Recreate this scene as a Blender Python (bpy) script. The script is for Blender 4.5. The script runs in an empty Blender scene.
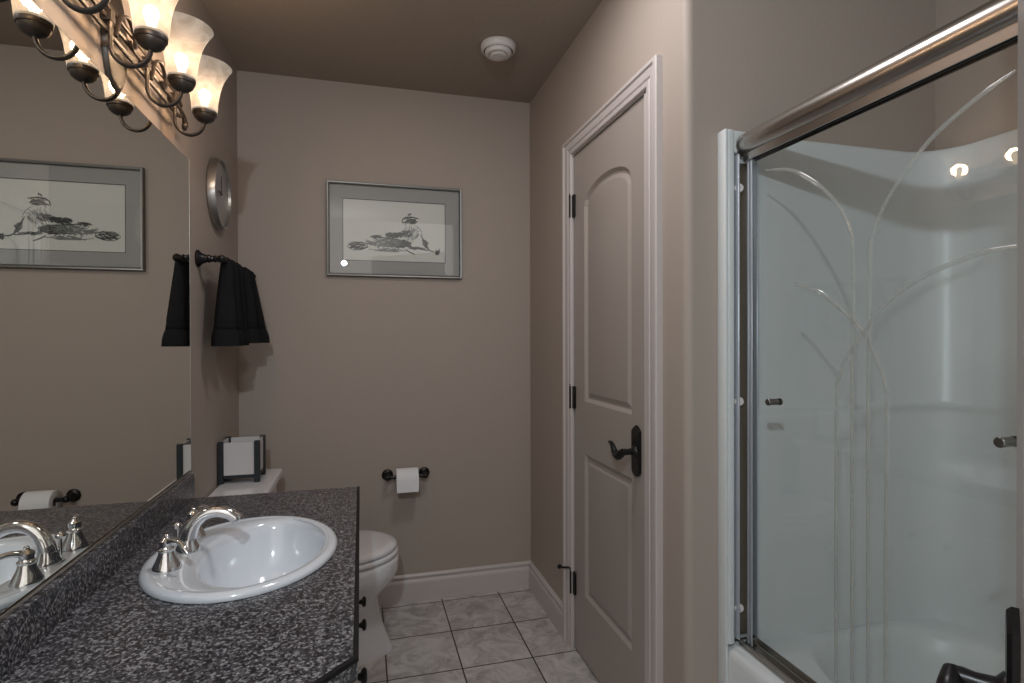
import bpy, bmesh, math, random
from mathutils import Vector, Matrix
from mathutils.geometry import tessellate_polygon
random.seed(7)
SC = bpy.context.scene
PI = math.pi

# ------------------------------------------------------------------ camera
F_PX, YAW, PITCH, ROLL = 553.18, 0.2623, -0.0061, -0.0029
CAM = Vector((0.5336, 0.0, 1.2566))
fw = Vector((math.sin(YAW)*math.cos(PITCH), math.cos(YAW)*math.cos(PITCH), math.sin(PITCH)))
rt = Vector((math.cos(YAW), -math.sin(YAW), 0)); up = rt.cross(fw)
r2 = rt*math.cos(ROLL) + up*math.sin(ROLL); u2 = up*math.cos(ROLL) - rt*math.sin(ROLL)
cd = bpy.data.cameras.new('camera'); cam = bpy.data.objects.new('camera', cd)
SC.collection.objects.link(cam); SC.camera = cam
cd.sensor_width = 36; cd.lens = F_PX*36/1024; cd.clip_start = 0.01
cam.matrix_world = Matrix(((r2.x, u2.x, -fw.x, CAM.x), (r2.y, u2.y, -fw.y, CAM.y), (r2.z, u2.z, -fw.z, CAM.z), (0, 0, 0, 1)))

# ------------------------------------------------------------------ world, lights, exposure
SC.view_settings.view_transform = 'Standard'; SC.view_settings.look = 'None'
SC.view_settings.exposure = 0.3; SC.view_settings.gamma = 1; SC.view_settings.use_curve_mapping = False
SC.cycles.use_denoising = True
SC.cycles.max_bounces = 14; SC.cycles.transparent_max_bounces = 24
SC.cycles.sample_clamp_indirect = 4; SC.cycles.caustics_reflective = False; SC.cycles.caustics_refractive = False
W = bpy.data.worlds.new('world'); SC.world = W; W.use_nodes = True
bg = W.node_tree.nodes['Background']; bg.inputs[0].default_value = (1.0, 0.935, 0.875, 1); bg.inputs[1].default_value = 0.85

def lamp(name, kind, loc, power, color, size=.05, target=None, sy=None):
    l = bpy.data.lights.new(name, kind); l.energy = power; l.color = color
    if kind == 'AREA':
        l.size = size
        if sy: l.shape = 'RECTANGLE'; l.size_y = sy
    else: l.shadow_soft_size = size
    o = bpy.data.objects.new(name, l); SC.collection.objects.link(o); o.location = loc
    if target: o.rotation_euler = (Vector(target)-Vector(loc)).to_track_quat('-Z', 'Y').to_euler()
    return o
lamp('hall_lamp', 'POINT', (0.36, -0.15, 1.97), 32, (.80, .93, 1.0), .022)
lamp('overhead_fill', 'AREA', (0.90, 1.36, 2.425), 5.6, (1.0, .97, .97), .26, (0.90, 1.36, 0))  # added soft fill for back wall and floor, no known ceiling fixture
LAMP_Y = (1.71, 1.51, 1.31, 1.11); LAMP_X = .110; LAMP_Z = 1.868
for ly in LAMP_Y:
    lamp('vanity_bulb_light', 'POINT', (LAMP_X, ly, LAMP_Z+.068), 4.4, (1.0, .69, .44), .024)

# ------------------------------------------------------------------ materials
def newmat(name):
    m = bpy.data.materials.new(name); m.use_nodes = True
    nt = m.node_tree; return m, nt, nt.nodes, nt.links, nt.nodes['Principled BSDF']
def simple(name, col, rough=.5, metal=0, spec=.5, coat=0, bump=None):
    m, nt, N, L, b = newmat(name)
    b.inputs['Base Color'].default_value = (*col, 1); b.inputs['Roughness'].default_value = rough
    b.inputs['Metallic'].default_value = metal; b.inputs['Specular IOR Level'].default_value = spec
    b.inputs['Coat Weight'].default_value = coat; b.inputs['Coat Roughness'].default_value = .05
    if bump:
        tc = N.new('ShaderNodeTexCoord'); n = N.new('ShaderNodeTexNoise'); n.inputs['Scale'].default_value = bump[0]; n.inputs['Detail'].default_value = 3
        bp = N.new('ShaderNodeBump'); bp.inputs['Strength'].default_value = bump[1]; bp.inputs['Distance'].default_value = bump[2]
        L.new(tc.outputs['Object'], n.inputs['Vector']); L.new(n.outputs[0], bp.inputs['Height']); L.new(bp.outputs[0], b.inputs['Normal'])
    return m
def ramp(N, stops, interp='LINEAR'):
    r = N.new('ShaderNodeValToRGB'); r.color_ramp.interpolation = interp; e = r.color_ramp.elements
    while len(e) < len(stops): e.new(.5)
    for k, (p, c) in zip(e, stops): k.position = p; k.color = (*c, 1)
    return r

WALL = simple('wall_paint', (.385, .325, .285), .62, spec=.35, bump=(90, .25, .003))
CEIL = simple('ceiling_paint', (.33, .28, .24), .8, spec=.2, bump=(60, .35, .004))
TRIM = simple('trim_paint', (.54, .49, .48), .35, spec=.5)
DOORP = simple('door_paint', (.365, .320, .292), .4, spec=.5)
PORC = simple('porcelain', (.76, .79, .84), .12, spec=.6, coat=.6)
TOILETP = simple('toilet_porcelain', (.78, .77, .79), .15, spec=.6, coat=.5)
ACRYL = simple('white_acrylic', (.66, .69, .70), .3, spec=.32)
CHROME = simple('chrome', (.82, .83, .85), .09, metal=1)
ALU = simple('bright_aluminium', (.50, .54, .60), .38, metal=.5)
KNOBM = simple('dark_nickel', (.16, .15, .14), .3, metal=.9)
SATIN = simple('satin_aluminium', (.52, .49, .46), .24, metal=1)
BRONZE = simple('dark_bronze', (.012, .011, .012), .32, metal=.5, spec=.6)
PEWTER = simple('dark_pewter', (.050, .042, .037), .42, metal=.5)
BLACKP = simple('black_plastic', (.007, .007, .008), .5, spec=.25)
BLACKW = simple('black_stained_wood', (.014, .017, .021), .5)
TOWEL = simple('black_terry', (.014, .014, .0155), 1.0, spec=.1, bump=(420, .8, .004))
PAPER = simple('tissue_paper', (.80, .80, .82), .95, spec=.1, bump=(300, .2, .001))
FROSTW = simple('white_frosted_panel', (.62, .60, .61), .5)
PLASTIC = simple('white_plastic', (.66, .63, .62), .45)
SILVERF = simple('silver_frame', (.20, .195, .185), .4, metal=.8)
MATB = simple('grey_mat_board', (.40, .39, .395), .8)
DRAWP = simple('drawing_paper', (.78, .77, .75), .8)
INK = simple('graphite_ink', (.055, .06, .062), .9)
INKL = simple('light_graphite', (.21, .22, .22), .9)
CABW = simple('white_cabinet_paint', (.5, .48, .46), .4)
CLOCKF = simple('clock_dial', (.30, .28, .27), .3)
MIRR = simple('mirror_silver', (.86, .865, .82), .0, metal=1)
ENTRY = simple('entry_door_paint', (.42, .40, .40), .4)
GAP = simple('gap_shade', (.02, .018, .016), .9)

def granite():
    m, nt, N, L, b = newmat('speckled_laminate')
    tc = N.new('ShaderNodeTexCoord'); mp = N.new('ShaderNodeMapping'); L.new(tc.outputs['Object'], mp.inputs[0])
    n = N.new('ShaderNodeTexNoise'); n.inputs['Scale'].default_value = 95; n.inputs['Detail'].default_value = 4; n.inputs['Roughness'].default_value = .7
    L.new(mp.outputs[0], n.inputs['Vector'])
    w = N.new('ShaderNodeVectorMath'); w.operation = 'MULTIPLY_ADD'; w.inputs[1].default_value = (.012, .012, .012); L.new(n.outputs['Color'], w.inputs[0]); L.new(mp.outputs[0], w.inputs[2])
    v = N.new('ShaderNodeTexVoronoi'); v.inputs['Scale'].default_value = 265; L.new(w.outputs[0], v.inputs['Vector'])
    sp = N.new('ShaderNodeSeparateColor'); L.new(v.outputs['Color'], sp.inputs[0])
    mxv = N.new('ShaderNodeMath'); mxv.operation = 'MULTIPLY_ADD'; mxv.inputs[1].default_value = .62; L.new(sp.outputs[0], mxv.inputs[0])
    m3 = N.new('ShaderNodeMath'); m3.operation = 'MULTIPLY'; m3.inputs[1].default_value = .40; L.new(n.outputs[0], m3.inputs[0]); L.new(m3.outputs[0], mxv.inputs[2])
    r = ramp(N, [(.0, (.012, .012, .015)), (.40, (.020, .019, .023)), (.52, (.060, .057, .064)), (.65, (.120, .114, .124)), (.78, (.33, .32, .335))])
    L.new(mxv.outputs[0], r.inputs[0]); L.new(r.outputs[0], b.inputs['Base Color'])
    b.inputs['Roughness'].default_value = .3
    return m
GRAN = granite()
def tiles():
    m, nt, N, L, b = newmat('marbled_floor_tile')
    tc = N.new('ShaderNodeTexCoord'); mp = N.new('ShaderNodeMapping'); L.new(tc.outputs['Object'], mp.inputs[0])
    T = .2794
    mp.inputs['Location'].default_value = (-(.6148-4*T)+.002, -(2.3562-12*T)+.002, 0)
    br = N.new('ShaderNodeTexBrick'); br.offset = 0; br.squash = 1
    br.inputs['Scale'].default_value = 1; br.inputs['Brick Width'].default_value = T; br.inputs['Row Height'].default_value = T
    br.inputs['Mortar Size'].default_value = .0028; br.inputs['Mortar Smooth'].default_value = .1
    br.inputs['Color1'].default_value = (0, 0, 0, 1); br.inputs['Color2'].default_value = (1, 1, 1, 1)
    L.new(mp.outputs[0], br.inputs['Vector'])
    # per-tile offset so the veins stop at the joints
    add = N.new('ShaderNodeVectorMath'); add.operation = 'MULTIPLY_ADD'; add.inputs[1].default_value = (3, 5, 7)
    L.new(br.outputs['Color'], add.inputs[0]); L.new(tc.outputs['Object'], add.inputs[2])
    n1 = N.new('ShaderNodeTexNoise'); n1.inputs['Scale'].default_value = 9; n1.inputs['Detail'].default_value = 9; n1.inputs['Roughness'].default_value = .68; n1.inputs['Distortion'].default_value = 1.6
    L.new(add.outputs[0], n1.inputs['Vector'])
    r = ramp(N, [(.30, (.30, .275, .265)), (.47, (.46, .43, .415)), (.56, (.56, .53, .51)), (.75, (.64, .61, .59))])
    L.new(n1.outputs[0], r.inputs[0])
    mx = N.new('ShaderNodeMix'); mx.data_type = 'RGBA'
    L.new(br.outputs['Fac'], mx.inputs[0]); L.new(r.outputs[0], mx.inputs[6]); mx.inputs[7].default_value = (.045, .042, .04, 1)
    L.new(mx.outputs[2], b.inputs['Base Color']); b.inputs['Roughness'].default_value = .38
    bp = N.new('ShaderNodeBump'); bp.invert = True; bp.inputs['Distance'].default_value = .002; L.new(br.outputs['Fac'], bp.inputs['Height']); L.new(bp.outputs[0], b.inputs['Normal'])
    return m
TILE = tiles()
def glassm(name, tint, r0=.04, haze=0.0):
    m, nt, N, L, b = newmat(name); N.remove(b)
    out = N['Material Output']
    lw = N.new('ShaderNodeLayerWeight'); lw.inputs['Blend'].default_value = .5
    p = N.new('ShaderNodeMath'); p.operation = 'POWER'; p.inputs[1].default_value = 5; L.new(lw.outputs['Facing'], p.inputs[0])
    ma = N.new('ShaderNodeMath'); ma.operation = 'MULTIPLY_ADD'; ma.inputs[1].default_value = 1-r0; ma.inputs[2].default_value = r0; L.new(p.outputs[0], ma.inputs[0])
    t = N.new('ShaderNodeBsdfTransparent'); t.inputs[0].default_value = (*tint, 1)
    g = N.new('ShaderNodeBsdfGlossy'); g.inputs['Roughness'].default_value = 0.0
    mx = N.new('ShaderNodeMixShader'); L.new(ma.outputs[0], mx.inputs[0])
    if haze:
        d = N.new('ShaderNodeBsdfDiffuse'); d.inputs[0].default_value = (.7, .72, .7, 1)
        m2 = N.new('ShaderNodeMixShader'); m2.inputs[0].default_value = haze; L.new(t.outputs[0], m2.inputs[1]); L.new(d.outputs[0], m2.inputs[2]); L.new(m2.outputs[0], mx.inputs[1])
    else: L.new(t.outputs[0], mx.inputs[1])
    L.new(g.outputs[0], mx.inputs[2]); L.new(mx.outputs[0], out.inputs[0])
    return m
GLASS = glassm('clear_glass', (.965, .975, .97), .055)
PICGLASS = glassm('picture_glass', (.97, .98, .975), .05)
GROOVE = glassm('cut_groove_glass', (.84, .84, .83), .055, .20)
def shadem():
    m, nt, N, L, b = newmat('frosted_marbled_glass'); N.remove(b); out = N['Material Output']
    tc = N.new('ShaderNodeTexCoord'); n = N.new('ShaderNodeTexNoise'); n.inputs['Scale'].default_value = 22; n.inputs['Detail'].default_value = 5; n.inputs['Distortion'].default_value = 1.5
    L.new(tc.outputs['Object'], n.inputs['Vector'])
    r = ramp(N, [(.35, (.085, .072, .058)), (.65, (.13, .115, .098))]); L.new(n.outputs[0], r.inputs[0])
    d = N.new('ShaderNodeBsdfDiffuse'); L.new(r.outputs[0], d.inputs[0])
    tl = N.new('ShaderNodeBsdfTranslucent'); L.new(r.outputs[0], tl.inputs[0])
    tr = N.new('ShaderNodeBsdfTransparent'); tr.inputs[0].default_value = (1, .95, .88, 1)
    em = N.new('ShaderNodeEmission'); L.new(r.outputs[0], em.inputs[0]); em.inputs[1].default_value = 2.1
    a = N.new('ShaderNodeMixShader'); a.inputs[0].default_value = .6; L.new(d.outputs[0], a.inputs[1]); L.new(tl.outputs[0], a.inputs[2])
    c = N.new('ShaderNodeMixShader'); c.inputs[0].default_value = .36; L.new(a.outputs[0], c.inputs[1]); L.new(tr.outputs[0], c.inputs[2])
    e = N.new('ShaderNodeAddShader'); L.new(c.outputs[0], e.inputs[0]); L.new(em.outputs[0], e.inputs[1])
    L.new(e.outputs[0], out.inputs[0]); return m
SHADE = shadem()
def bulbm():
    m, nt, N, L, b = newmat('lit_bulb')
    b.inputs['Base Color'].default_value = (1, .8, .55, 1); b.inputs['Emission Color'].default_value = (1, .80, .50, 1); b.inputs['Emission Strength'].default_value = 5
    return m
BULB = bulbm()

# ------------------------------------------------------------------ mesh helpers
def BM(): return bmesh.new()
def rootloc(p):
    while p.parent: p = p.parent
    return p.location
def obj(name, bm, mat, parent=None, smooth=True, angle=38):
    bmesh.ops.remove_doubles(bm, verts=bm.verts, dist=1e-6)
    bmesh.ops.recalc_face_normals(bm, faces=bm.faces)
    if parent is not None:
        bmesh.ops.translate(bm, verts=bm.verts, vec=-Vector(rootloc(parent)))
    me = bpy.data.meshes.new(name); bm.to_mesh(me); bm.free(); me.materials.append(mat)
    if smooth:
        for f in me.polygons: f.use_smooth = True
        try: me.set_sharp_from_angle(angle=math.radians(angle))
        except Exception: pass
    o = bpy.data.objects.new(name, me); SC.collection.objects.link(o)
    if parent is not None: o.parent = parent
    return o
def struct(o): o['kind'] = 'structure'; return o
def tag(o, label, cat, group=None):
    o['label'] = label; o['category'] = cat
    if group: o['group'] = group
    return o
def thing(name, loc, label, cat, group=None):
    o = bpy.data.objects.new(name, None); SC.collection.objects.link(o); o.location = loc; o.empty_display_size = .05
    return tag(o, label, cat, group)
def box(bm, lo, hi, bev=0, seg=2):
    vs = [bm.verts.new((x, y, z)) for x in (lo[0], hi[0]) for y in (lo[1], hi[1]) for z in (lo[2], hi[2])]
    fs = [(0,1,3,2), (4,6,7,5), (0,4,5,1), (2,3,7,6), (0,2,6,4), (1,5,7,3)]
    F = [bm.faces.new([vs[i] for i in f]) for f in fs]
    if bev:
        es = list({e for f in F for e in f.edges})
        bmesh.ops.bevel(bm, geom=es, offset=bev, segments=seg, profile=.6, affect='EDGES')
    return bm
def axis_mat(axis):
    a = Vector(axis).normalized()
    return a.to_track_quat('Z', 'Y').to_matrix()
def lathe(bm, prof, loc, axis=(0, 0, 1), seg=32, sx=1, sy=1, cap=True):
    M = axis_mat(axis); loc = Vector(loc); rings = []
    for r, h in prof:
        if r < 1e-6: rings.append([bm.verts.new(loc + M @ Vector((0, 0, h)))])
        else: rings.append([bm.verts.new(loc + M @ Vector((r*sx*math.cos(2*PI*k/seg), r*sy*math.sin(2*PI*k/seg), h))) for k in range(seg)])
    for a, b in zip(rings, rings[1:]): bridge(bm, a, b)
    if cap:
        for r in (rings[0], rings[-1]):
            if len(r) > 1: bm.faces.new(r)
    return bm
def bridge(bm, a, b, closed=True):
    n = max(len(a), len(b)); rng = range(n if closed else n-1)
    for k in rng:
        j = (k+1) % n
        if len(a) == 1: q = [a[0], b[k], b[j]]
        elif len(b) == 1: q = [a[k], b[0], a[j]]
        else: q = [a[k], b[k], b[j], a[j]]
        try: bm.faces.new(q)
        except ValueError: pass
def loft(bm, rings, cap0=True, cap1=True, closed=True):
    R = [[bm.verts.new(p) for p in r] for r in rings]
    for a, b in zip(R, R[1:]): bridge(bm, a, b, closed)
    if cap0: bm.faces.new(R[0])
    if cap1: bm.faces.new(R[-1])
    return R
def smoothpath(pts, n=6):
    P = [Vector(p) for p in pts]; out = []
    for i in range(len(P)-1):
        p0, p1, p2, p3 = P[max(i-1, 0)], P[i], P[i+1], P[min(i+2, len(P)-1)]
        for k in range(n):
            t = k/n
            out.append(.5*((2*p1)+(p2-p0)*t+(2*p0-5*p1+4*p2-p3)*t*t+(3*p1-p0-3*p2+p3)*t**3))
    out.append(P[-1]); return out
def tube(bm, pts, rad, seg=12, sx=1, sy=1, cap=True, upv=None):
    P = [Vector(p) for p in pts]; n = len(P)
    R = rad if isinstance(rad, (list, tuple)) else [rad]*n
    if len(R) != n: R = [R[0]+(R[-1]-R[0])*0 if False else R[min(int(i*(len(R)-1)/(n-1)), len(R)-2)]*(1-((i*(len(R)-1)/(n-1)) % 1 if i < n-1 else 1))+R[min(int(i*(len(R)-1)/(n-1)), len(R)-2)+1]*((i*(len(R)-1)/(n-1)) % 1 if i < n-1 else 1) for i in range(n)]
    T = [(P[min(i+1, n-1)]-P[max(i-1, 0)]).normalized() for i in range(n)]
    u = Vector(upv) if upv else (Vector((0, 0, 1)) if abs(T[0].z) < .9 else Vector((1, 0, 0)))
    rings = []
    for i in range(n):
        u = (u - T[i]*u.dot(T[i])).normalized(); v = T[i].cross(u)
        rings.append([P[i] + R[i]*(sx*math.cos(2*PI*k/seg)*u + sy*math.sin(2*PI*k/seg)*v) for k in range(seg)])
    loft(bm, rings, cap, cap); return bm
def prism(bm, poly, axis, a, b):
    """poly: 2-D points; extruded along axis from a to b (x: (y,z); y: (x,z); z: (x,y))"""
    def P(p, t): return {'x': (t, p[0], p[1]), 'y': (p[0], t, p[1]), 'z': (p[0], p[1], t)}[axis]
    A = [bm.verts.new(P(p, a)) for p in poly]; B = [bm.verts.new(P(p, b)) for p in poly]
    bridge(bm, A, B)
    for V in (A, B): bm.faces.new(V)
    return bm
def fillholes(bm, loops):
    """flat face with holes; loops are lists of 3-D points, first the outer"""
    tris = tessellate_polygon([[Vector(p) for p in l] for l in loops])
    flat = [bm.verts.new(p) for l in loops for p in l]
    for t in tris:
        try: bm.faces.new([flat[i] for i in t])
        except ValueError: pass
def offset_poly(pts, d):
    """inward offset of a counter-clockwise 2-D polygon"""
    n = len(pts); out = []
    for i in range(n):
        a, b, c = Vector(pts[i-1]), Vector(pts[i]), Vector(pts[(i+1) % n])
        e1 = (b-a).normalized(); e2 = (c-b).normalized()
        n1 = Vector((-e1.y, e1.x)); n2 = Vector((-e2.y, e2.x)); m = (n1+n2)
        if m.length < 1e-6: m = n1
        m.normalize(); s = d/max(.3, m.dot(n1))
        out.append((b.x+m.x*s, b.y+m.y*s))
    return out
def sub(bm, levels=2):
    return bm

# ------------------------------------------------------------------ setting
H, YB, XR, YS, XF = 2.44, 2.6755, 1.3475, 1.274, 2.19
YN = -.28                                             # near end of the tub alcove
b = BM(); box(b, (-.12, -1.2, -.08), (2.35, 2.80, 0)); struct(obj('floor', b, TILE, smooth=False))
b = BM(); box(b, (-.12, -.42, H), (2.35, 2.80, H+.1)); struct(obj('ceiling', b, CEIL, smooth=False))
b = BM(); box(b, (-.12, -.05, 0), (0, 2.80, H)); struct(obj('wall_left', b, WALL, smooth=False))
b = BM(); box(b, (0, YB, 0), (XR+.001, 2.80, H)); struct(obj('wall_back', b, WALL, smooth=False))
# closet wall with the door opening and the rounded outer corner, running on as the end wall of the tub alcove
DY0, DY1, DZ = 1.490, 2.096, 1.993
rc = .022
arc = [(XR+rc-rc*math.cos(t), YS+rc-rc*math.sin(t)) for t in [k*PI/2/6 for k in range(7)]]
b = BM()
prism(b, [(XR, DY0)] + arc + [(XF+.001, YS), (XF+.001, YS+.1), (XR+.12, YS+.1), (XR+.12, DY0)], 'z', 0, H)
box(b, (XR, DY1, 0), (XR+.12, YB+.12, H)); box(b, (XR, DY0, DZ), (XR+.12, DY1, H))
struct(obj('wall_right', b, WALL, angle=25))
b = BM(); box(b, (XF, YN-.12, 0), (XF+.12, YS+.1, H)); struct(obj('wall_alcove', b, WALL, smooth=False))
b = BM(); box(b, (1.43, YN-.12, 0), (XF, YN, H)); struct(obj('wall_front', b, WALL, smooth=False))
# dark sheet standing in for the closet shade in the door gaps
b = BM(); box(b, (XR+.09, DY0-.02, .0), (XR+.11, DY1+.02, DZ+.02)); struct(obj('closet_shade_sheet', b, GAP, smooth=False))

def baseprof(h, t): return [(0, 0), (t, 0), (t, h*.70), (t*.93, h*.715), (t*.93, h*.74), (t*.62, h*.80), (t*.62, h*.86), (t*.95, h*.90), (t*.95, h*.945), (t*.5, h), (0, h)]
b = BM(); prism(b, [(YB-t, z) for t, z in baseprof(.131, .016)], 'x', 0.02, XR); struct(obj('baseboard_back', b, TRIM, smooth=False))
b = BM(); prism(b, [(XR-t, z) for t, z in baseprof(.131, .016)], 'y', 2.157, YB-.0165); struct(obj('baseboard_right', b, TRIM, smooth=False))

# casing round the closet door: mitred sweep of a moulded profile
def casing(bm, y0, y1, zt, wd):
    prof = [(0, 0), (0, .007), (.004, .011), (.018, .012), (.022, .009), (.028, .013), (.052, .016), (.058, .021), (wd-.004, .021), (wd, .018), (wd, 0)]
    rings = []
    for (yy, zz, dy, dz) in ((y0, 0, -1, 0), (y0, zt, -1, 1), (y1, zt, 1, 1), (y1, 0, 1, 0)):
        rings.append([(XR-t, yy+dy*w, zz+dz*min(w, .07)*(.066/wd if False else .85)) for w, t in prof])
    loft(bm, rings)
b = BM(); casing(b, 1.470, 2.082, 1.990, .0755); struct(obj('trim_1', b, TRIM, angle=20))
b = BM()                                             # jamb and stop
box(b, (XR-.001, DY0-.019, 0), (XR+.10, DY0+.009, DZ)); box(b, (XR-.001, DY1-.009, 0), (XR+.10, DY1+.012, DZ)); box(b, (XR-.001, DY0, DZ-.006), (XR+.10, DY1, DZ+.012))
struct(obj('trim_2', b, TRIM, smooth=False))

# closet door, two moulded panels, the upper one arched
DX = 1.352
def panel_door(name, mat, x, y0, y1, z0, z1, thick, panels):
    bm = BM(); loops = [[(x, y0, z0), (x, y1, z0), (x, y1, z1), (x, y0, z1)]]
    for o in panels: loops.append([(x, p[0], p[1]) for p in o])
    fillholes(bm, loops)
    for o in panels:
        rings = []
        for ins, dep in ((0, 0), (.004, .003), (.012, .010), (.020, .011), (.034, .004), (.040, .003)):
            rings.append([(x+dep, p[0], p[1]) for p in offset_poly(o, ins)])
        loft(bm, rings[:], cap0=False, cap1=False)
        fillholes(bm, [rings[-1]])
    bk = [(x+thick, y0, z0), (x+thick, y1, z0), (x+thick, y1, z1), (x+thick, y0, z1)]
    loft(bm, [loops[0], bk], cap0=False, cap1=True)
    return bm
pa, pb = 1.590, 1.977
arch = [(pa, 1.013), (pb, 1.013), (pb, 1.760)] + [((pa+pb)/2+(pb-pa)/2*.97*math.cos(t), 1.768+.067*math.sin(t)) for t in [PI*k/14 for k in range(15)]] + [(pa, 1.760)]
low = [(pa, .262), (pb, .262), (pb, .811), (pa, .811)]
door = struct(obj('door_1', panel_door('door_1', DOORP, DX, 1.503, 2.084, .012, 1.984, .036, [arch, low]), DOORP, angle=12))
for k, z in enumerate((1.784, 1.019, .272)):
    b = BM(); tube(b, [(1.339, 2.090, z-.045), (1.339, 2.090, z+.045)], .0065, 10); box(b, (1.342, 2.064, z-.044), (DX+.002, 2.096, z+.044), .001, 1)
    lathe(b, [(0, 0), (.004, .002), (.0055, .006), (.003, .010), (0, .012)], (1.339, 2.090, z+.044), seg=10)
    hg = obj('hinge', b, BRONZE, door)
    if k == 2:
        b = BM(); tube(b, smoothpath([(1.339, 2.090, z+.05), (1.332, 2.095, z+.056), (1.318, 2.112, z+.052), (1.306, 2.126, z+.05)]), .0045, 8)
        lathe(b, [(0, -.002), (.009, 0), (.010, .007), (.007, .011), (0, .012)], (1.306, 2.126, z+.05), (-.62, .78, .1), 12)
        st = obj('door_stop', b, BRONZE, hg)
# lever on a shaped back plate
def lever_set(parent, M, mat, pz=0):
    """local: x along the door towards the grip, y out of the face, z up"""
    def w(pts): return [M @ Vector(p) for p in pts]
    out = [(-.026, -.064), (-.014, -.074), (0, -.079), (.014, -.074), (.026, -.064), (.026, .064), (.014, .074), (0, .081), (-.014, .074), (-.026, .064)]
    b = BM()
    loft(b, [w([(p[0], 0, p[1]+pz) for p in out]), w([(p[0], .006, p[1]+pz) for p in out]), w([(p[0]*.82, .010, p[1]*.95+pz) for p in out])])
    plate = obj('door_handle', b, mat, parent, angle=25)
    b = BM()
    tube(b, w([(0, .008, 0), (0, .012, 0), (0, .018, 0), (0, .033, 0), (0, .045, 0), (0, .051, 0)]), [.019, .018, .011, .0095, .011, .010], 14)
    tube(b, w(smoothpath([(-.006, .051, .003), (.010, .052, -.007), (.026, .053, -.017), (.044, .053, -.014), (.060, .052, .000), (.076, .050, .011), (.094, .048, .014), (.110, .046, .011)], 5)),
         [.010, .0135, .0135, .0115, .009, .0075, .006, .0035], 12)
    obj('lever', b, mat, plate)
Mc = Matrix.Translation((DX, 1.553, .905)) @ Matrix(((0, -1, 0, 0), (1, 0, 0, 0), (0, 0, 1, 0), (0, 0, 0, 1)))
lever_set(door, Mc, BRONZE)

# entry door standing open beside the camera: grip side towards the hinge
ED = 55.3*PI/180; dv = Vector((math.sin(ED), math.cos(ED), 0)); nv = Vector((-dv.y, dv.x, 0)); EO = .03
base = Vector((CAM.x, CAM.y, 0)) - nv*EO
def DP(s, n, z): return base + dv*s + nv*n + Vector((0, 0, z))
b = BM()
eo = [(.07, .015), (.81, .015), (.81, 2.02), (.07, 2.02)]
def er(o): return [DP(p[0], 0, p[1]) for p in o]
pl1 = [(.19, 1.02), (.69, 1.02), (.69, 1.80)] + [(.44+.245*math.cos(t), 1.81+.07*math.sin(t)) for t in [PI*k/12 for k in range(13)]] + [(.19, 1.80)]
pl2 = [(.19, .26), (.69, .26), (.69, .80), (.19, .80)]
fillholes(b, [er(eo), er(pl1), er(pl2)])
for o in (pl1, pl2):
    rings = [[DP(p[0], -dep, p[1]) for p in offset_poly(o, ins)] for ins, dep in ((0, 0), (.004, .003), (.012, .010), (.020, .011), (.034, .004))]
    loft(b, rings, False, False); fillholes(b, [rings[-1]])
loft(b, [er(eo), [DP(p[0], -.036, p[1]) for p in eo]], False, True)
ed = struct(obj('door_2', b, ENTRY, angle=12))
Me = Matrix.Translation(DP(.748, 0, .898)) @ Matrix(((-dv.x, nv.x, 0, 0), (-dv.y, nv.y, 0, 0), (0, 0, 1, 0), (0, 0, 0, 1)))
lever_set(ed, Me, BRONZE, .006)

# ------------------------------------------------------------------ mirror
MT, MY = 1.820, 1.948
t = thing('wall_mirror', (0.004, 1.0, .846), 'large frameless wall mirror above the dark speckled counter', 'mirror')
b = BM(); box(b, (.003, -.04, .846), (.0075, MY-.006, MT-.004)); obj('mirror_glass', b, MIRR, t, smooth=False)
EDGE = simple('polished_glass_edge', (.75, .80, .79), .2, metal=.5)
b = BM(); prism(b, [(.003, MY), (.003, MY-.0055), (.0078, MY-.0055), (.005, MY)], 'z', .846, MT)
prism(b, [(.003, MT), (.003, MT-.0035), (.0078, MT-.0035), (.005, MT)], 'y', -.04, MY-.006); obj('glass_edge', b, EDGE, t, smooth=False)
b = BM(); box(b, (.001, -.04, .836), (.012, MY-.012, .8445), .001, 1); obj('bottom_channel', b, SATIN, t)

# ------------------------------------------------------------------ vanity
CZ, CY1 = .760, 1.925
t = thing('countertop', (.26, 1.4, CZ-.04), 'dark grey speckled countertop with its low backsplash under the mirror', 'countertop')
outer = [(0.001, .30), (.20, .30), (.20, .578), (.5225, .894), (.5175, CY1), (.001, CY1)]
SCX, SCY = .270, 1.388; SA, SB = .2005, .243           # sink outer half sizes (x, y)
def ell(a, bb, z, n=64, cx=SCX, cy=SCY): return [(cx+a*math.cos(2*PI*k/n), cy+bb*math.sin(2*PI*k/n), z) for k in range(n)]
b = BM()
fillholes(b, [[(*p, CZ) for p in outer], ell(SA-.02, SB-.02, CZ)])
fillholes(b, [[(*p, CZ-.036) for p in outer], ell(SA-.02, SB-.02, CZ-.036)])
loft(b, [[(*p, CZ) for p in outer], [(*p, CZ-.036) for p in outer]], False, False)
loft(b, [ell(SA-.02, SB-.02, CZ), ell(SA-.02, SB-.02, CZ-.036)], False, False)
obj('counter_slab', b, GRAN, t, smooth=False)
b = BM(); box(b, (.0012, .30, CZ+.0005), (.0205, 1.931, .836), .0015, 1); obj('backsplash', b, GRAN, t, smooth=False)
b = BM()                                             # dark seam along the front edge
edge = [(.20, .578), (.5225, .894), (.5175, CY1)]
io = [(.20-.006, .578+.006), (.5225-.007, .894+.003), (.5175-.007, CY1)]
eo2 = [(.2015, .577), (.5242, .8935), (.5192, CY1+.0008)]
loft(b, [[(*io[k], CZ+.0004), (*eo2[k], CZ+.0004), (*eo2[k], CZ-.007), (*io[k], CZ-.007)] for k in range(3)])
obj('edge_seam', b, BLACKP, t, smooth=False)

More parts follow.
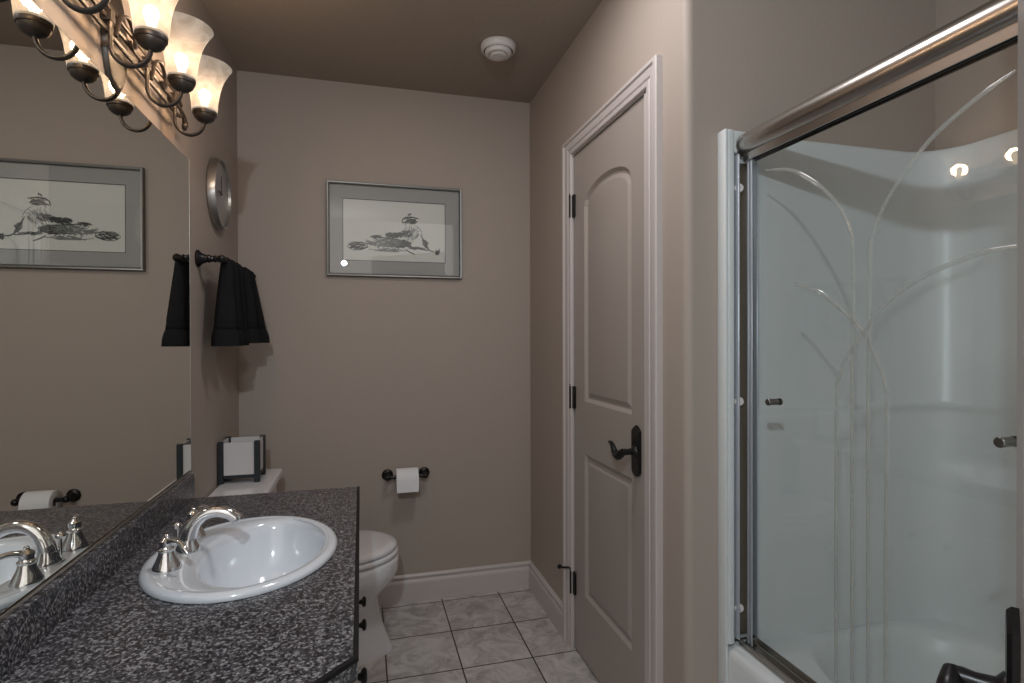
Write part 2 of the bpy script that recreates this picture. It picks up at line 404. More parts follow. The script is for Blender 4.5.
t = thing('vanity_cabinet', (.25, 1.4, 0), 'white vanity cabinet with small black knobs under the speckled counter', 'cabinet')
b = BM()
prism(b, [(.002, .32), (.18, .32), (.18, .60), (.485, .90), (.485, 1.905), (.002, 1.905)], 'z', .09, .58)
prism(b, [(.002, .34), (.15, .34), (.15, .62), (.43, .93), (.43, 1.895), (.002, 1.895)], 'z', 0, .0902)
prism(b, [(.002, 1.885), (.485, 1.885), (.485, 1.905), (.002, 1.905)], 'z', .579, CZ-.0375)
prism(b, [(.465, .90), (.485, .90), (.485, 1.886), (.465, 1.886)], 'z', .579, CZ-.0375)
obj('body', b, CABW, t, smooth=False)
def front(name, y0, y1, z0, z1, ky, kz):
    b = BM(); box(b, (.4852, y0, z0), (.503, y1, z1), .003, 2)
    box(b, (.5025, y0+.04, z0+.035), (.5055, y1-.04, z1-.035), .0015, 1)
    d = obj(name, b, CABW, t)
    b = BM(); lathe(b, [(.006, 0), (.0055, .010), (.005, .018), (.0075, .023), (.0130, .026), (.0142, .030), (.011, .034), (0, .0355)], (.503, ky, kz), (1, 0, 0), 18)
    obj('knob', b, BRONZE, d)
front('door', 1.505, 1.890, .11, .60, 1.567, .535); front('door', 1.120, 1.495, .11, .60, 1.440, .535)
front('drawer', .915, 1.105, .60, .715, 1.012, .658); front('drawer', .915, 1.105, .36, .59, 1.012, .475); front('drawer', .915, 1.105, .11, .35, 1.012, .23)

# drop-in oval basin: bowl set towards the front, flat faucet ledge at the back
t = thing('sink', (SCX, SCY, CZ), 'white oval drop-in basin set into the speckled counter', 'sink')
b = BM(); n = 64
BX, BY = SCX+.040, SCY-.004
rings = [ell(SA-.024, SB-.024, CZ-.03, n), ell(SA-.012, SB-.012, CZ+.0008, n), ell(SA, SB, CZ+.001, n), ell(SA+.001, SB+.001, CZ+.007, n), ell(SA-.004, SB-.004, CZ+.0125, n), ell(SA-.011, SB-.011, CZ+.0155, n), ell(SA-.018, SB-.018, CZ+.0148, n), ell(SA-.021, SB-.021, CZ+.0132, n), ell(SA-.026, SB-.026, CZ+.0130, n)]
rings += [ell(.139, .208, CZ+.0125, n, BX-.003, BY), ell(.135, .203, CZ+.0095, n, BX-.001, BY)]
for f, z in ((.975, .004), (.95, -.012), (.90, -.045), (.80, -.085), (.64, -.118), (.42, -.138), (.20, -.146), (.12, -.149)):
    rings.append(ell(.133*f, .201*f, CZ+z, n, BX, BY))
loft(b, rings, False, False)
obj('basin', b, PORC, t, angle=60)
b = BM(); lathe(b, [(.0235, 0), (.0245, .003), (.020, .005), (.016, .002), (.012, .0), (0, -.001)], (BX, BY, CZ-.150), seg=24); lathe(b, [(.0115, 0), (.013, .008), (.010, .010), (0, .011)], (BX, BY, CZ-.149), seg=20)
obj('drain', b, CHROME, t)

# widespread faucet on the ledge
FZ = CZ+.0127
t = thing('faucet', (.135, SCY, FZ), 'chrome arched faucet with two bell-based lever handles on the basin', 'faucet')
fx = .143; fy = 1.415
b = BM()
lathe(b, [(.0265, -.001), (.0265, .003), (.0245, .008), (.0215, .016), (.0195, .026)], (fx, fy, FZ), seg=28)
tube(b, smoothpath([(fx, fy, FZ+.02), (fx+.005, fy, FZ+.042), (fx+.016, fy, FZ+.064), (fx+.036, fy, FZ+.080), (fx+.061, fy, FZ+.084), (fx+.086, fy, FZ+.077), (fx+.102, fy, FZ+.065)], 7), [.0185, .0165, .0145, .0135, .0130, .0130, .0128], 18)
lathe(b, [(.0136, -.004), (.0142, .004), (.012, .008), (0, .008)], (fx+.101, fy, FZ+.066), (.68, 0, -.73), 18)
obj('spout', b, CHROME, t)
def fhandle(y, aim):
    h = BM()
    lathe(h, [(.0278, -.001), (.0282, .003), (.0262, .008), (.0210, .018), (.0165, .029), (.0145, .038), (.0158, .040), (.0162, .043), (.0130, .046), (.0120, .050), (.0135, .055), (.0130, .060), (.0085, .064), (.0050, .067), (.0052, .070), (.0030, .073), (0, .074)], (fx-.012, y, FZ), seg=28)
    h = obj('handle', h, CHROME, t)
    l = BM(); a = Vector(aim)
    o = Vector((fx-.012, y, FZ+.055))
    tube(l, smoothpath([o, o+a*.020+Vector((0, 0, .008)), o+a*.040+Vector((0, 0, .008)), o+a*.058+Vector((0, 0, -.002)), o+a*.070+Vector((0, 0, -.012))], 5), [.0085, .0065, .0055, .0060, .0035], 12)
    obj('lever', l, CHROME, h)
fhandle(1.312, (.75, -.66, 0)); fhandle(1.502, (.30, .95, 0))
b = BM(); tube(b, [(fx-.022, fy+.002, FZ-.002), (fx-.022, fy+.002, FZ+.052)], .0032, 10); lathe(b, [(.004, 0), (.009, .004), (.0105, .009), (.006, .012), (.0045, .015), (0, .017)], (fx-.022, fy+.002, FZ+.05), seg=16)
lathe(b, [(.009, 0), (.008, .004), (.004, .006)], (fx-.022, fy+.002, FZ-.001), seg=16)
obj('lift_rod', b, CHROME, t)

# ------------------------------------------------------------------ vanity light
RZ = 1.918
t = thing('vanity_light', (0, 1.41, RZ), 'dark metal vanity light with four upturned frosted glass shades above the mirror', 'light')
b = BM(); lathe(b, [(1.0, 0), (1.0, .007), (.96, .011), (.88, .012), (0, .0125)], (.001, 1.41, RZ), (1, 0, 0), 40, sx=.056, sy=.115, cap=False)
obj('back_plate', b, PEWTER, t)
for dz in (-.030, -.002, 0.026):
    b = BM(); tube(b, smoothpath([(.030, 1.03, RZ+dz*.5-.003), (.030, 1.08, RZ+dz), (.030, 1.25, RZ+dz), (.030, 1.41, RZ+dz), (.030, 1.57, RZ+dz), (.030, 1.74, RZ+dz), (.030, 1.79, RZ+dz*.5-.003)], 6), .0052, 10, sx=1.2, sy=.8)
    obj('rail', b, PEWTER, t)
for sgn in (-1, 1):
    b = BM(); e = 1.41+sgn*.38
    tube(b, smoothpath([(.030, e, RZ-.006), (.030, e+sgn*.020, RZ-.012), (.030, e+sgn*.034, RZ-.030), (.030, e+sgn*.026, RZ-.046), (.030, e+sgn*.012, RZ-.040)], 6), [.005, .006, .008, .006, .004], 10)
    obj('finial', b, PEWTER, t)
for yc in (1.21, 1.41, 1.61):
    b = BM(); tube(b, smoothpath([(.036, yc-.075, RZ-.028), (.036, yc-.05, RZ+.024), (.036, yc-.01, RZ+.045), (.036, yc+.022, RZ+.030), (.036, yc+.030, RZ+.004), (.036, yc+.012, RZ-.012), (.036, yc-.004, RZ+.000)], 6), .0042, 8, sx=1.2, sy=.8)
    obj('scroll', b, PEWTER, t)
for ly in LAMP_Y:
    b = BM()
    box(b, (.020, ly-.010, RZ-.012), (.042, ly+.010, RZ+.012), .003, 2)
    tube(b, [(.037, ly, RZ+.006), (.036, ly, RZ-.02)] + [(.0725-.0365*math.cos(a), ly, LAMP_Z-.008-.040*math.sin(a)) for a in [PI*k/16 for k in range(17)]] + [(LAMP_X-.001, ly, LAMP_Z+.003)], .0055, 10, sx=.8, sy=1.25)
    arm = obj('arm', b, PEWTER, t)
    b = BM(); lathe(b, [(0, -.012), (.006, -.012), (.010, -.010), (.018, -.006), (.0245, 0), (.0272, .007), (.0275, .0095), (.0298, .0105), (.0303, .0125), (.0303, .023), (.0290, .0255), (0, .0255)], (LAMP_X, ly, LAMP_Z), seg=32)
    obj('socket_cup', b, PEWTER, arm)
    b = BM()
    sp = [(.0312, .019), (.0325, .030), (.0340, .048), (.0370, .070), (.0425, .094), (.0515, .118), (.0625, .138), (.0690, .147)]
    lathe(b, sp, (LAMP_X, ly, LAMP_Z), seg=40, cap=False)
    obj('lamp_shade', b, SHADE, arm)
    b = BM(); lathe(b, [(.008, .026), (.0085, .040), (.012, .052), (.0150, .062), (.0155, .068), (.0125, .077), (.006, .082), (0, .083)], (LAMP_X, ly, LAMP_Z), seg=20)
    bo = obj('bulb', b, BULB, arm); bo.visible_shadow = True

# ------------------------------------------------------------------ left wall: clock, towel bar, towels
t = thing('wall_clock', (0, 2.292, 1.800), 'round silver-rimmed wall clock on the narrow wall past the mirror', 'clock')
b = BM(); lathe(b, [(.127, .001), (.130, .003), (.130, .028), (.129, .030), (.124, .030), (.122, .028), (.121, .018)], (0, 2.292, 1.800), (1, 0, 0), 48, cap=False); obj('rim', b, simple('brushed_silver', (.40, .39, .38), .34, metal=.9), t)
b = BM(); lathe(b, [(.126, .003), (.1225, .018), (0, .0185)], (0, 2.292, 1.800), (1, 0, 0), 48); obj('dial', b, CLOCKF, t)
b = BM(); box(b, (.0205, 2.290, 1.793), (.0220, 2.294, 1.868), .0008, 1); obj('minute_hand', b, BLACKP, t)
b = BM(); box(b, (.0225, 2.240, 1.7975), (.0240, 2.298, 1.8025), .0008, 1); obj('hour_hand', b, BLACKP, t)

TBX, TBZ = .075, 1.525
t = thing('towel_bar', (0, 2.32, TBZ), 'dark bronze towel bar with turned posts on the left wall', 'towel bar')
for y in (2.05, 2.592):
    b = BM(); lathe(b, [(0, .0005), (.028, .0005), (.029, .005), (.026, .009), (.019, .014), (.0145, .024), (.012, .032), (.0145, .036), (.011, .041), (.0095, .050), (.013, .055), (.009, .060), (.012, .068), (.0145, .075), (.012, .082), (.005, .087), (0, .088)], (0, y, TBZ), (1, 0, 0), 22)
    obj('post', b, BRONZE, t)
b = BM(); tube(b, [(TBX, 2.045, TBZ), (TBX, 2.597, TBZ)], .0078, 14); obj('rod', b, BRONZE, t)

def towel(name, y0, y1, zb, xb0, xb1, label, seed):
    rnd = random.Random(seed); t = thing(name, (TBX, (y0+y1)/2, zb), label, 'towel', 'black hand towels on the bar')
    b = BM(); nz, ny = 30, 44; ztop = TBZ+.013
    ph = [rnd.random()*6 for _ in range(4)]
    def pt(side, u, v):
        # v: 0 at the hem, 1 at the bar; u across; side -1 wall side, +1 room side
        z = zb + (ztop-zb)*v
        hem = math.exp(-((v-.10)/.05)**2)
        fl = .5*(1-v)
        yy = y0 + (y1-y0)*u + (u-.5)*(y1-y0)*(.30*(1-v)**.8 - .25*v - .05*math.exp(-((v-.22)/.03)**2))
        thick = (.016 + (.5*(xb1-xb0)-.016)*(1-v)**.9)
        thick *= 1 - .16*math.exp(-((v-.22)/.028)**2) + .10*math.exp(-((v-.10)/.06)**2)
        edge = max(0, 1-abs(2*u-1)**5)**.5
        cx = TBX + ((xb0+xb1)/2-TBX)*(1-v)
        fold = .016*(1-v*.55)*(math.sin(13*u+ph[0]+.5*v) + .55*math.sin(23*u+ph[1]) + .25*math.sin(41*u+ph[2]+3*v)) + .004*math.sin(60*u+ph[3])*math.exp(-(v/.10)**2)
        if v > .96: thick *= math.sqrt(max(0, 1-((v-.96)/.04)**2))*.9+.1
        return Vector((cx + side*thick*(.25+.75*edge) + fold*(.3+.7*(side > 0)), yy, z))
    rings = []
    for k in range(nz+1):
        v = k/nz
        ring = [pt(1, i/ny, v) for i in range(ny+1)] + [pt(-1, i/ny, v) for i in range(ny, -1, -1)]
        rings.append(ring)
    loft(b, rings); obj('cloth', b, TOWEL, t, angle=70)
    b = BM(); rings = []
    for v in (.185, .19, .25, .255):
        g = .0012 if v in (.19, .25) else -.002
        r = [pt(1, i/ny, v) for i in range(ny+1)] + [pt(-1, i/ny, v) for i in range(ny, -1, -1)]
        c = sum(r, Vector())/len(r); rings.append([p + (p-c).normalized()*g for p in r])
    loft(b, rings, False, False); obj('woven_band', b, simple('black_woven_band', (.006, .006, .007), .85, spec=.15), t, angle=70)
towel('hand_towel', 2.070, 2.268, 1.232, .034, .104, 'black hand towel on the bar, nearer the mirror and hanging wider', 1)
towel('hand_towel', 2.325, 2.535, 1.240, .040, .128, 'black hand towel on the bar, nearer the back wall', 2)

# ------------------------------------------------------------------ toilet
TY = 2.305
t = thing('toilet', (.36, TY, 0), 'white two-piece toilet with closed lid between counter and back wall', 'toilet')
def egg(x0, x1, hw, z, n=48, flat=.0, ex=2.0):
    cx, a = (x0+x1)/2, (x1-x0)/2; out = []
    for k in range(n):
        th = 2*PI*k/n; c, s = math.cos(th), math.sin(th)
        px = math.copysign(abs(c)**(2/ex), c)
        w = hw*(1+.10*(-c)) if flat else hw
        out.append((cx+a*px, TY+w*math.copysign(abs(s)**(2/ex), s), z))
    return out
b = BM()
loft(b, [egg(.18, .642, .122, 0), egg(.18, .640, .122, .012), egg(.19, .622, .112, .05), egg(.20, .600, .104, .12), egg(.20, .585, .102, .19), egg(.195, .588, .112, .225), egg(.19, .618, .146, .255), egg(.185, .650, .174, .290), egg(.185, .667, .187, .325), egg(.185, .670, .190, .36), egg(.19, .668, .188, .380), egg(.20, .660, .180, .387)])
box(b, (.012, TY-.11, .20), (.24, TY+.11, .385), .02, 3)
obj('bowl', b, TOILETP, t, angle=60)
b = BM(); loft(b, [egg(.215, .660, .182, .389), egg(.21, .667, .188, .393), egg(.21, .667, .188, .405), egg(.215, .661, .184, .409)]); obj('seat', b, TOILETP, t, angle=60)
b = BM(); loft(b, [egg(.205, .655, .178, .412), egg(.20, .662, .184, .416), egg(.20, .662, .184, .427), egg(.205, .655, .179, .433), egg(.22, .63, .160, .437), egg(.30, .54, .09, .439)]); obj('seat_lid', b, TOILETP, t, angle=60)
b = BM(); box(b, (.008, TY-.195, .375), (.180, TY+.195, .672), .022, 4); obj('tank', b, TOILETP, t, angle=50)
b = BM(); box(b, (.004, TY-.212, .672), (.200, TY+.212, .710), .013, 4); obj('tank_lid', b, TOILETP, t, angle=50)
b = BM(); lathe(b, [(.012, 0), (.012, .006), (.008, .010), (0, .011)], (.180, TY-.13, .625), (1, 0, 0), 16); tube(b, smoothpath([(.188, TY-.13, .625), (.191, TY-.10, .620), (.191, TY-.06, .615)], 4), [.006, .005, .007], 10); obj('flush_lever', b, CHROME, t)

# square candle holder on the tank lid
X0, X1, Y0, Y1, Z0, Z1 = .003, .149, 2.285, 2.425, .7102, .868
t = thing('candle_holder', (.076, 2.355, Z0), 'white square candle holder with four black posts on the toilet tank', 'candle holder')
pw = .020
for x in (X0, X1-pw):
    for y in (Y0, Y1-pw):
        b = BM(); box(b, (x, y, Z0), (x+pw, y+pw, Z1), .0015, 1); obj('post', b, BLACKW, t)
for y in (Y0+.004, Y1-.016):
    b = BM(); box(b, (X0+pw, y, Z0+.018), (X1-pw, y+.012, Z0+.030), .001, 1); obj('rail', b, BLACKW, t)
for x in (X0+.004, X1-.016):
    b = BM(); box(b, (x, Y0+pw, Z0+.018), (x+.012, Y1-pw, Z0+.030), .001, 1); obj('rail', b, BLACKW, t)
b = BM(); g = .007
lo = [(X0+g, Y0+g), (X1-g, Y0+g), (X1-g, Y1-g), (X0+g, Y1-g)]; li = offset_poly(lo, .006)
loft(b, [[(*p, Z0+.0305) for p in lo], [(*p, Z1-.004) for p in lo], [(*p, Z1-.004) for p in li], [(*p, Z0+.040) for p in li]])
obj('glass_box', b, FROSTW, t, smooth=False)
b = BM(); lathe(b, [(.030, 0), (.030, .028), (.024, .031), (0, .030)], ((X0+X1)/2, (Y0+Y1)/2, Z0+.0402), seg=24); obj('candle', b, PAPER, t)

# ------------------------------------------------------------------ paper holder and roll
TPZ, TPY = .613, YB-.062
t = thing('toilet_paper_holder', (.726, YB, TPZ), 'dark bronze toilet paper holder with two round posts on the back wall', 'paper holder')
for x in (.640, .812):
    b = BM(); lathe(b, [(0, .0005), (.0255, .0005), (.0265, .005), (.023, .009), (.015, .013), (.011, .024), (.0095, .034), (.012, .039), (.0095, .044), (.0125, .054), (.0145, .062), (.012, .070), (.006, .075), (0, .076)], (x, YB, TPZ), (0, -1, 0), 22)
    obj('post', b, BRONZE, t)
b = BM(); tube(b, [(.640, TPY, TPZ), (.812, TPY, TPZ)], .0085, 14); obj('rod', b, BRONZE, t)
RR = .050
RCZ = TPZ-.0105
t = thing('toilet_paper_roll', (.727, TPY, RCZ), 'white toilet paper roll hanging on the dark bronze holder', 'toilet paper')
b = BM(); lathe(b, [(.0195, -.05), (RR-.002, -.05), (RR, -.048), (RR, .048), (RR-.002, .05), (.0195, .05), (.0195, -.05)], (.727, TPY, RCZ), (1, 0, 0), 40, cap=False); obj('roll', b, PAPER, t, angle=50)
b = BM(); sh = [(TPY-RR*math.sin(a)*1.015, RCZ+RR*math.cos(a)*1.015) for a in [PI*k/20 for k in range(1, 11)]] + [(TPY-RR*1.015-.001, RCZ-.050)]
pr = sh + [(y+.0006, z) for y, z in reversed(sh)]
prism(b, pr, 'x', .6775, .7765); obj('loose_sheet', b, PAPER, t, angle=40)

# ------------------------------------------------------------------ picture
PX0, PX1, PZ0, PZ1 = .373, .996, 1.545, 1.979
t = thing('framed_drawing', ((PX0+PX1)/2, YB, (PZ0+PZ1)/2), 'silver framed pencil drawing of a reclining figure in a hat on the back wall', 'picture')
fwid = .013
b = BM(); o4 = [(PX0, PZ0), (PX1, PZ0), (PX1, PZ1), (PX0, PZ1)]
rg = []
for ins, y in ((0, YB-.0005), (0, YB-.022), (.002, YB-.024), (.007, YB-.023), (.011, YB-.024), (fwid, YB-.021), (fwid, YB-.0065)):
    rg.append([(p[0], y, p[1]) for p in offset_poly(o4, ins)])
loft(b, rg, False, False); obj('frame', b, SILVERF, t, smooth=False)
ip = offset_poly(o4, fwid-.001)
b = BM(); loft(b, [[(p[0], y, p[1]) for p in ip] for y in (YB-.001, YB-.006)]); obj('backing', b, simple('backing_board', (.3, .3, .3), .9), t, smooth=False)
QX0, QX1, QZ0, QZ1 = .4455, .9155, 1.621, 1.9025
oq = [(QX0, QZ0), (QX1, QZ0), (QX1, QZ1), (QX0, QZ1)]
b = BM()
fillholes(b, [[(p[0], YB-.0095, p[1]) for p in ip], [(p[0], YB-.0095, p[1]) for p in oq]])
loft(b, [[(p[0], YB-.0095, p[1]) for p in ip], [(p[0], YB-.0065, p[1]) for p in ip]], False, False)
m_ = obj('mat_board', b, MATB, t, smooth=False)
b = BM(); oo = offset_poly(oq, -.0025)
fillholes(b, [[(p[0], YB-.0098, p[1]) for p in oo], [(p[0], YB-.0098, p[1]) for p in oq]]); loft(b, [[(p[0], y, p[1]) for p in oq] for y in (YB-.0098, YB-.0068)], False, False)
obj('mat_bevel', b, simple('dark_mat_bevel', (.035, .04, .042), .8), m_, smooth=False)
b = BM(); loft(b, [[(p[0], y, p[1]) for p in offset_poly(oq, -.003)] for y in (YB-.0062, YB-.0066)]); pp = obj('paper', b, DRAWP, t, smooth=False)
rnd = random.Random(5)
def UV(u, v): return (QX0+(QX1-QX0)*u, QZ0+(QZ1-QZ0)*v)
dark, light = BM(), BM(); lay = [0]
def stroke(bm, pts, w):
    lay[0] += 1; y = YB-.0068-.0000006*lay[0]; P = [Vector(UV(*p)) for p in pts]; L_, R_ = [], []
    for i, p in enumerate(P):
        d = (P[min(i+1, len(P)-1)]-P[max(i-1, 0)]); d = d.normalized() if d.length > 0 else Vector((1, 0)); n_ = Vector((-d.y, d.x))
        k = w*(.35+.65*math.sin(PI*(i+.5)/len(P)))*.5
        L_.append(bm.verts.new((p.x+n_.x*k, y, p.y+n_.y*k))); R_.append(bm.verts.new((p.x-n_.x*k, y, p.y-n_.y*k)))
    bridge(bm, L_, R_, False)
def hatch(bm, cu, cv, ru, rv, ang, n_, w, ln=.05):
    for _ in range(n_):
        a, q = rnd.random()*2*PI, math.sqrt(rnd.random()); u, v = cu+ru*q*math.cos(a), cv+rv*q*math.sin(a)
        a2 = ang+rnd.gauss(0, .35); du, dv_ = math.cos(a2)*ln*.5, math.sin(a2)*ln*.8
        stroke(bm, [(u-du, v-dv_), (u+du*.1, v+dv_*.1+rnd.gauss(0, .006)), (u+du, v+dv_)], w*(.6+.8*rnd.random()))
hatch(dark, .665, .680, .040, .032, .1, 34, .004, .04)      # hair and brow under the hat
hatch(light, .630, .690, .050, .050, .3, 26, .003, .05)
stroke(dark, [(.565, .65), (.575, .71), (.61, .745), (.66, .755), (.71, .74), (.735, .735)], .006)   # hat
stroke(dark, [(.575, .64), (.60, .665), (.64, .70), (.72, .735)], .004)
stroke(dark, [(.625, .77), (.64, .80), (.655, .815), (.65, .78)], .007)
stroke(light, [(.69, .62), (.72, .60), (.755, .54), (.775, .45)], .003)   # back
stroke(light, [(.60, .62), (.61, .58), (.58, .52), (.60, .42)], .003)
hatch(light, .66, .47, .07, .11, 1.0, 46, .0025, .07)       # shirt
hatch(dark, .60, .46, .055, .055, .6, 40, .003, .05)
hatch(dark, .49, .435, .08, .042, .3, 58, .0038, .05)       # knees
stroke(dark, [(.755, .47), (.77, .41), (.80, .32), (.83, .22), (.86, .19), (.925, .175)], .007)   # supporting arm
hatch(dark, .80, .30, .022, .10, -1.1, 26, .003, .05)
hatch(dark, .925, .185, .020, .035, 1.2, 14, .003, .05)
hatch(dark, .53, .30, .11, .060, .1, 120, .0048, .07)       # seat and thighs in shadow
hatch(light, .40, .31, .16, .075, .1, 70, .0036, .08)
stroke(dark, [(.62, .26), (.70, .235), (.78, .215), (.83, .20)], .007)
hatch(dark, .70, .235, .07, .015, -.15, 26, .003, .05)
stroke(dark, [(.25, .385), (.32, .40), (.40, .385), (.50, .37), (.56, .35)], .004)
hatch(dark, .32, .395, .05, .022, .1, 22, .003, .04)
hatch(dark, .14, .235, .085, .055, .4, 62, .0032, .045)     # shoes
stroke(dark, [(.035, .225), (.06, .28), (.10, .30), (.17, .295), (.225, .28), (.235, .22), (.17, .175), (.10, .165), (.06, .19), (.035, .225)], .0035)
stroke(light, [(.24, .19), (.36, .165), (.48, .16), (.60, .19)], .004)
stroke(dark, [(.60, .21), (.64, .165), (.695, .125)], .006)
hatch(light, .45, .185, .14, .02, .05, 30, .003, .07)
ob = obj('pencil_strokes', dark, INK, pp, smooth=False); ob2 = obj('pencil_shading', light, INKL, pp, smooth=False)
b = BM(); loft(b, [[(p[0], y, p[1]) for p in ip] for y in (YB-.0130, YB-.0150)]); obj('glazing', b, PICGLASS, t, smooth=False)

# ------------------------------------------------------------------ smoke alarm
t = thing('smoke_alarm', (1.065, 2.18, H), 'round white smoke alarm on the ceiling', 'smoke alarm')
b = BM(); lathe(b, [(.070, -.0005), (.0715, -.004), (.0700, -.018), (.064, -.026), (.060, -.028), (.059, -.025), (.0, -.024)], (1.065, 2.18, H), seg=40); obj('body', b, PLASTIC, t)
b = BM(); lathe(b, [(.052, -.024), (.0545, -.026), (.0545, -.034), (.050, -.040), (.042, -.042), (.040, -.038), (.0, -.038)], (1.065, 2.18, H), seg=40); obj('cover', b, PLASTIC, t)
b = BM(); lathe(b, [(.032, -.037), (.0325, -.043), (.028, -.047), (0, -.048)], (1.065, 2.18, H), seg=32); obj('test_button', b, PLASTIC, t)
b = BM(); lathe(b, [(.0545, -.0245), (.0588, -.0245), (.0588, -.0262), (.0545, -.0262)], (1.065, 2.18, H), seg=40, cap=False); obj('vent_slot', b, BLACKP, t)

# ------------------------------------------------------------------ tub, surround, sliding shower door
t = thing('bathtub', (1.8, .5, 0), 'white alcove bathtub behind the sliding glass door', 'bathtub')
TX0, TX1, TY0, TY1 = 1.446, 2.188, YN+.002, YS-.002
n = 72; bcx, bcy = (1.580+2.130)/2, (TY0+.10+1.222)/2
def rectring(x0, x1, y0, y1, z, r=.0):
    out = []
    for k in range(n):
        a = 2*PI*k/n; c, s = math.cos(a), math.sin(a)
        # ray to a rectangle, seen from the basin centre
        tx = ((x1-bcx) if c > 0 else (bcx-x0))/max(abs(c), 1e-9); ty = ((y1-bcy) if s > 0 else (bcy-y0))/max(abs(s), 1e-9)
        q = min(tx, ty); out.append((bcx+c*q, bcy+s*q, z))
    # snap nearest points to the corners
    for cx_, cy_ in ((x0, y0), (x0, y1), (x1, y0), (x1, y1)):
        i = min(range(n), key=lambda k: (out[k][0]-cx_)**2+(out[k][1]-cy_)**2); out[i] = (cx_, cy_, z)
    return out
def sup(ax, ay, z, e=3.2, dx=0, dy=0):
    # same angles as rectring
    out = []
    for k in range(n):
        a = 2*PI*k/n; c, s = math.cos(a), math.sin(a)
        q = (abs(c/ax)**e+abs(s/ay)**e)**(-1/e); out.append((bcx+dx+c*q, bcy+dy+s*q, z))
    return out
ax, ay = (2.130-1.580)/2, (1.222-TY0-.10)/2
b = BM()
loft(b, [rectring(TX0, TX1, TY0, TY1, 0), rectring(TX0, TX1, TY0, TY1, .425), rectring(TX0+.003, TX1-.003, TY0+.003, TY1-.003, .440), rectring(TX0+.011, TX1-.01, TY0+.01, TY1-.01, .450), rectring(TX0+.024, TX1-.02, TY0+.02, TY1-.02, .454),
         rectring(1.535, TX1-.025, TY0+.025, TY1-.014, .4525), sup(ax+.010, ay+.010, .4445, 4.6), sup(ax+.001, ay+.001, .438, 4.4), sup(ax-.008, ay-.008, .424, 4.2), sup(ax-.02, ay-.022, .37, 4), sup(ax-.04, ay-.06, .22), sup(ax-.06, ay-.10, .13), sup(ax-.09, ay-.14, .095), sup(ax-.16, ay-.25, .085), sup(.02, .05, .083)], True, True)
obj('tub_shell', b, ACRYL, t, angle=60)
b = BM(); lathe(b, [(.026, 0), (.026, .003), (.020, .005), (0, .004)], (bcx, TY0+.35, .0842), seg=20); obj('drain', b, CHROME, t)

t = thing('shower_surround', (1.8, YS, .45), 'glossy white shower surround with a moulded ledge and rounded corner above the tub', 'shower surround')
def plan(o, r=.12):
    xe, ye = XF-o, YS-o; pts = [(1.53, ye), (1.6, ye), (1.75, ye), (1.9, ye)]
    pts += [(xe-r+r*math.sin(a), ye-r+r*math.cos(a)) for a in [PI/2*k/14 for k in range(15)]]
    pts += [(xe, .8), (xe, .4), (xe, 0), (xe, YN+.004)]
    return pts
b = BM(); lv = [(.4480, .035), (.80, .034), (1.034, .034), (1.044, .0335), (1.050, .031), (1.056, .024), (1.063, .012), (1.072, .0085), (1.50, .008), (1.780, .008), (1.793, .0075), (1.799, .006), (1.800, .003), (1.800, .0005)]
loft(b, [[(*p, z) for p in plan(o)] for z, o in lv], False, False, closed=False)
obj('wall_panel', b, ACRYL, t, angle=60)
b = BM(); box(b, (1.438, YS-.036, 0.0), (1.446, YS-.0005, 1.797), .003, 2); box(b, (1.4462, YS-.035, .455), (1.4675, YS-.0005, 1.797), .006, 3); box(b, (1.4676, YS-.012, .455), (1.529, YS-.0005, 1.738), .003, 2); box(b, (1.4676, 1.2450, 1.7385), (1.514, YS-.0005, 1.797), .005, 3)
obj('side_flange', b, ACRYL, t, angle=50)

t = thing('shower_door_frame', (1.5, .5, .455), 'chrome frame of the sliding shower door standing on the tub edge', 'shower door frame')
hx, hz = 1.503, 1.760
prof = [(hx+.026, hz-.030), (hx-.012, hz-.030)] + [(hx-.004-.026*math.sin(a)*1.0, hz-.002-.030*math.cos(a)) for a in [PI*k/12 for k in range(1, 12)]] + [(hx-.002, hz+.028), (hx+.026, hz+.028)]
b = BM(); prism(b, prof, 'y', YN+.01, 1.2440); obj('header', b, SATIN, t, angle=30)
b = BM()
for x in (hx-.012, hx+.004, hx+.020): box(b, (x-.0025, YN+.012, hz-.044), (x+.0025, 1.232, hz-.0295))
obj('header_channel', b, BLACKP, t, smooth=False)
b = BM(); box(b, (hx-.016, YN+.012, hz-.048), (hx-.0125, 1.232, hz-.029)); obj('lower_lip', b, SATIN, t, smooth=False)
b = BM(); box(b, (hx-.028, YN+.01, .4548), (hx+.028, 1.2365, .462), .002, 1)
for x in (hx-.026, hx-.003, hx+.022): box(b, (x-.002, YN+.01, .4615), (x+.002, 1.2365, .472), .0008, 1)
obj('bottom_track', b, SATIN, t)
b = BM()
box(b, (1.4735, 1.2520, .472), (1.5245, 1.2618, hz-.045), .001, 1); obj('jamb_channel', b, simple('brown_anodised', (.16, .13, .10), .4, metal=.6), t)
b = BM()
box(b, (1.4690, 1.2275, .472), (1.4730, 1.2600, hz-.030), .001, 1); box(b, (1.4735, 1.2420, .472), (1.4800, 1.2450, hz-.045), .0008, 1)
box(b, (1.5250, 1.2275, .472), (1.5290, 1.2600, hz-.045), .001, 1)
obj('wall_jamb', b, ALU, t)
for z in (1.645, 1.090, .550):
    b = BM(); lathe(b, [(.0115, 0), (.012, .003), (.010, .006), (.004, .0065), (.003, .004), (0, .004)], (1.4790, 1.2400, z), (-.45, -1, 0), 18); obj('bumper', b, PLASTIC, t)

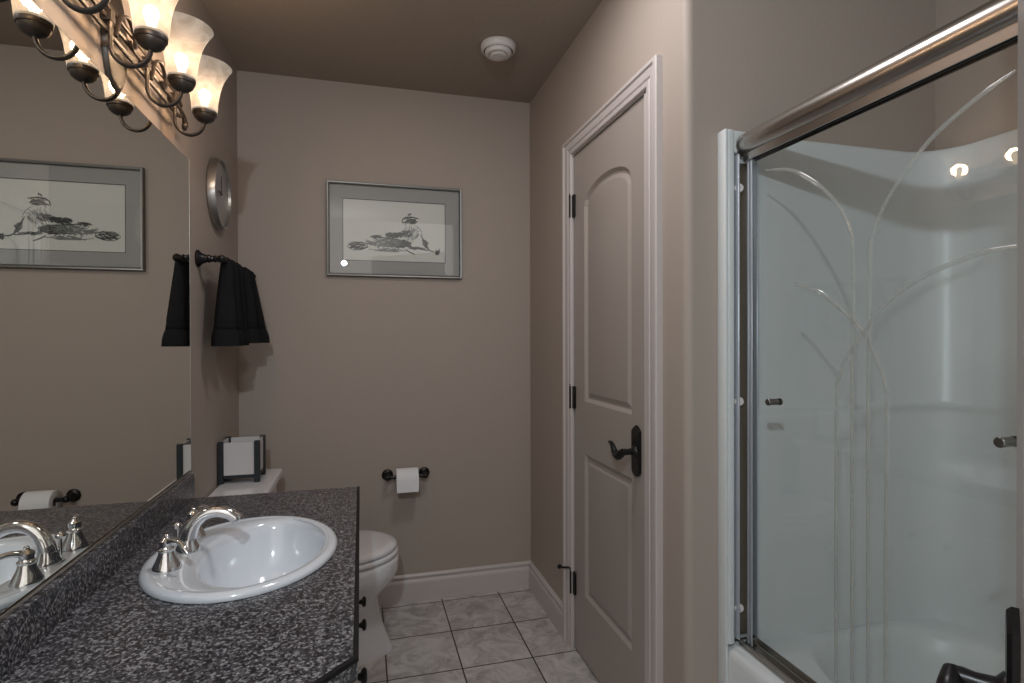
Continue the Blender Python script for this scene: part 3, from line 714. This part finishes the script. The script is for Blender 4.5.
def pane(name, x, y0, y1, label, knobs, grooves):
    t = thing(name, (x, (y0+y1)/2, .472), label, 'shower door', 'sliding shower panels')
    b = BM(); box(b, (x-.003, y0, .4625), (x+.003, y1, hz-.034)); obj('glass_pane', b, GLASS, t, smooth=False)
    if grooves:
        b = BM()
        box(b, (x-.0055, y1-.0075, .464), (x-.0032, y1, hz-.036), .0006, 1); box(b, (x-.0055, y1-.019, .464), (x-.0032, y1-.0115, hz-.036), .0006, 1)
        obj('edge_glint_strip', b, ALU, t)  # metal strips standing in for bright reflections along the glass edge
    for (y, z) in knobs:
        b = BM(); lathe(b, [(.0075, 0), (.0075, .020), (.0085, .021), (.0085, .026), (.007, .0275), (0, .028)], (x-.003, y, z), (-1, 0, 0), 18)
        lathe(b, [(.0085, 0), (.0085, .004), (0, .005)], (x+.003, y, z), (1, 0, 0), 18)
        obj('knob', b, KNOBM, t)
    for g in grooves:
        b = BM(); P = smoothpath([(x-.0031, y, z) for y, z in g], 6)
        tube(b, P, [.0022]+[.0046]*(max(2, len(g)-2))+[.0036], 8, sx=.35, sy=1, upv=(1, 0, 0)); obj('cut_groove', b, GROOVE, t)
# groove lines read off the glass plane
def gp(px, py, xp=1.485):
    d = fw*1 + r2*((px-512)/F_PX) - u2*((py-341.5)/F_PX); k = (xp-CAM.x)/d.x; p = CAM+d*k; return (round(p.y, 4), round(p.z, 4))
A2 = [(766,170.5),(790,170),(813,181),(831,197),(844,214.5),(851,233.5),(853,250),(853,300),(852,390),(852,520),(852,700)]
B2 = [(1016,70),(990,88),(960,112),(930,140),(905,172),(885,204),(873,233),(870,255),(869,330),(868,450),(868,700)]
D2 = [(795,284),(803,286),(824,295),(850,317),(865,335),(879,365),(886,390),(887,420),(886,550),(885,700)]
E2 = [(1018,246),(985,252),(956,262),(930,273),(905,288),(879,310),(865,332),(847,357),(839,379),(837,405),(836,550),(836,700)]
GRV = [[gp(a, c, 1.494) for a, c in g] for g in (A2, B2, D2, E2)]
pane('sliding_glass_panel', 1.497, .566, 1.224, 'near sliding glass panel with cut curved grooves and two small knobs', [gp(772, 402, 1.480), gp(1005, 442, 1.480)], GRV)
pane('sliding_glass_panel', 1.517, YN+.02, .60, 'second sliding glass panel without cut grooves, mostly behind the open entry door', [], [])
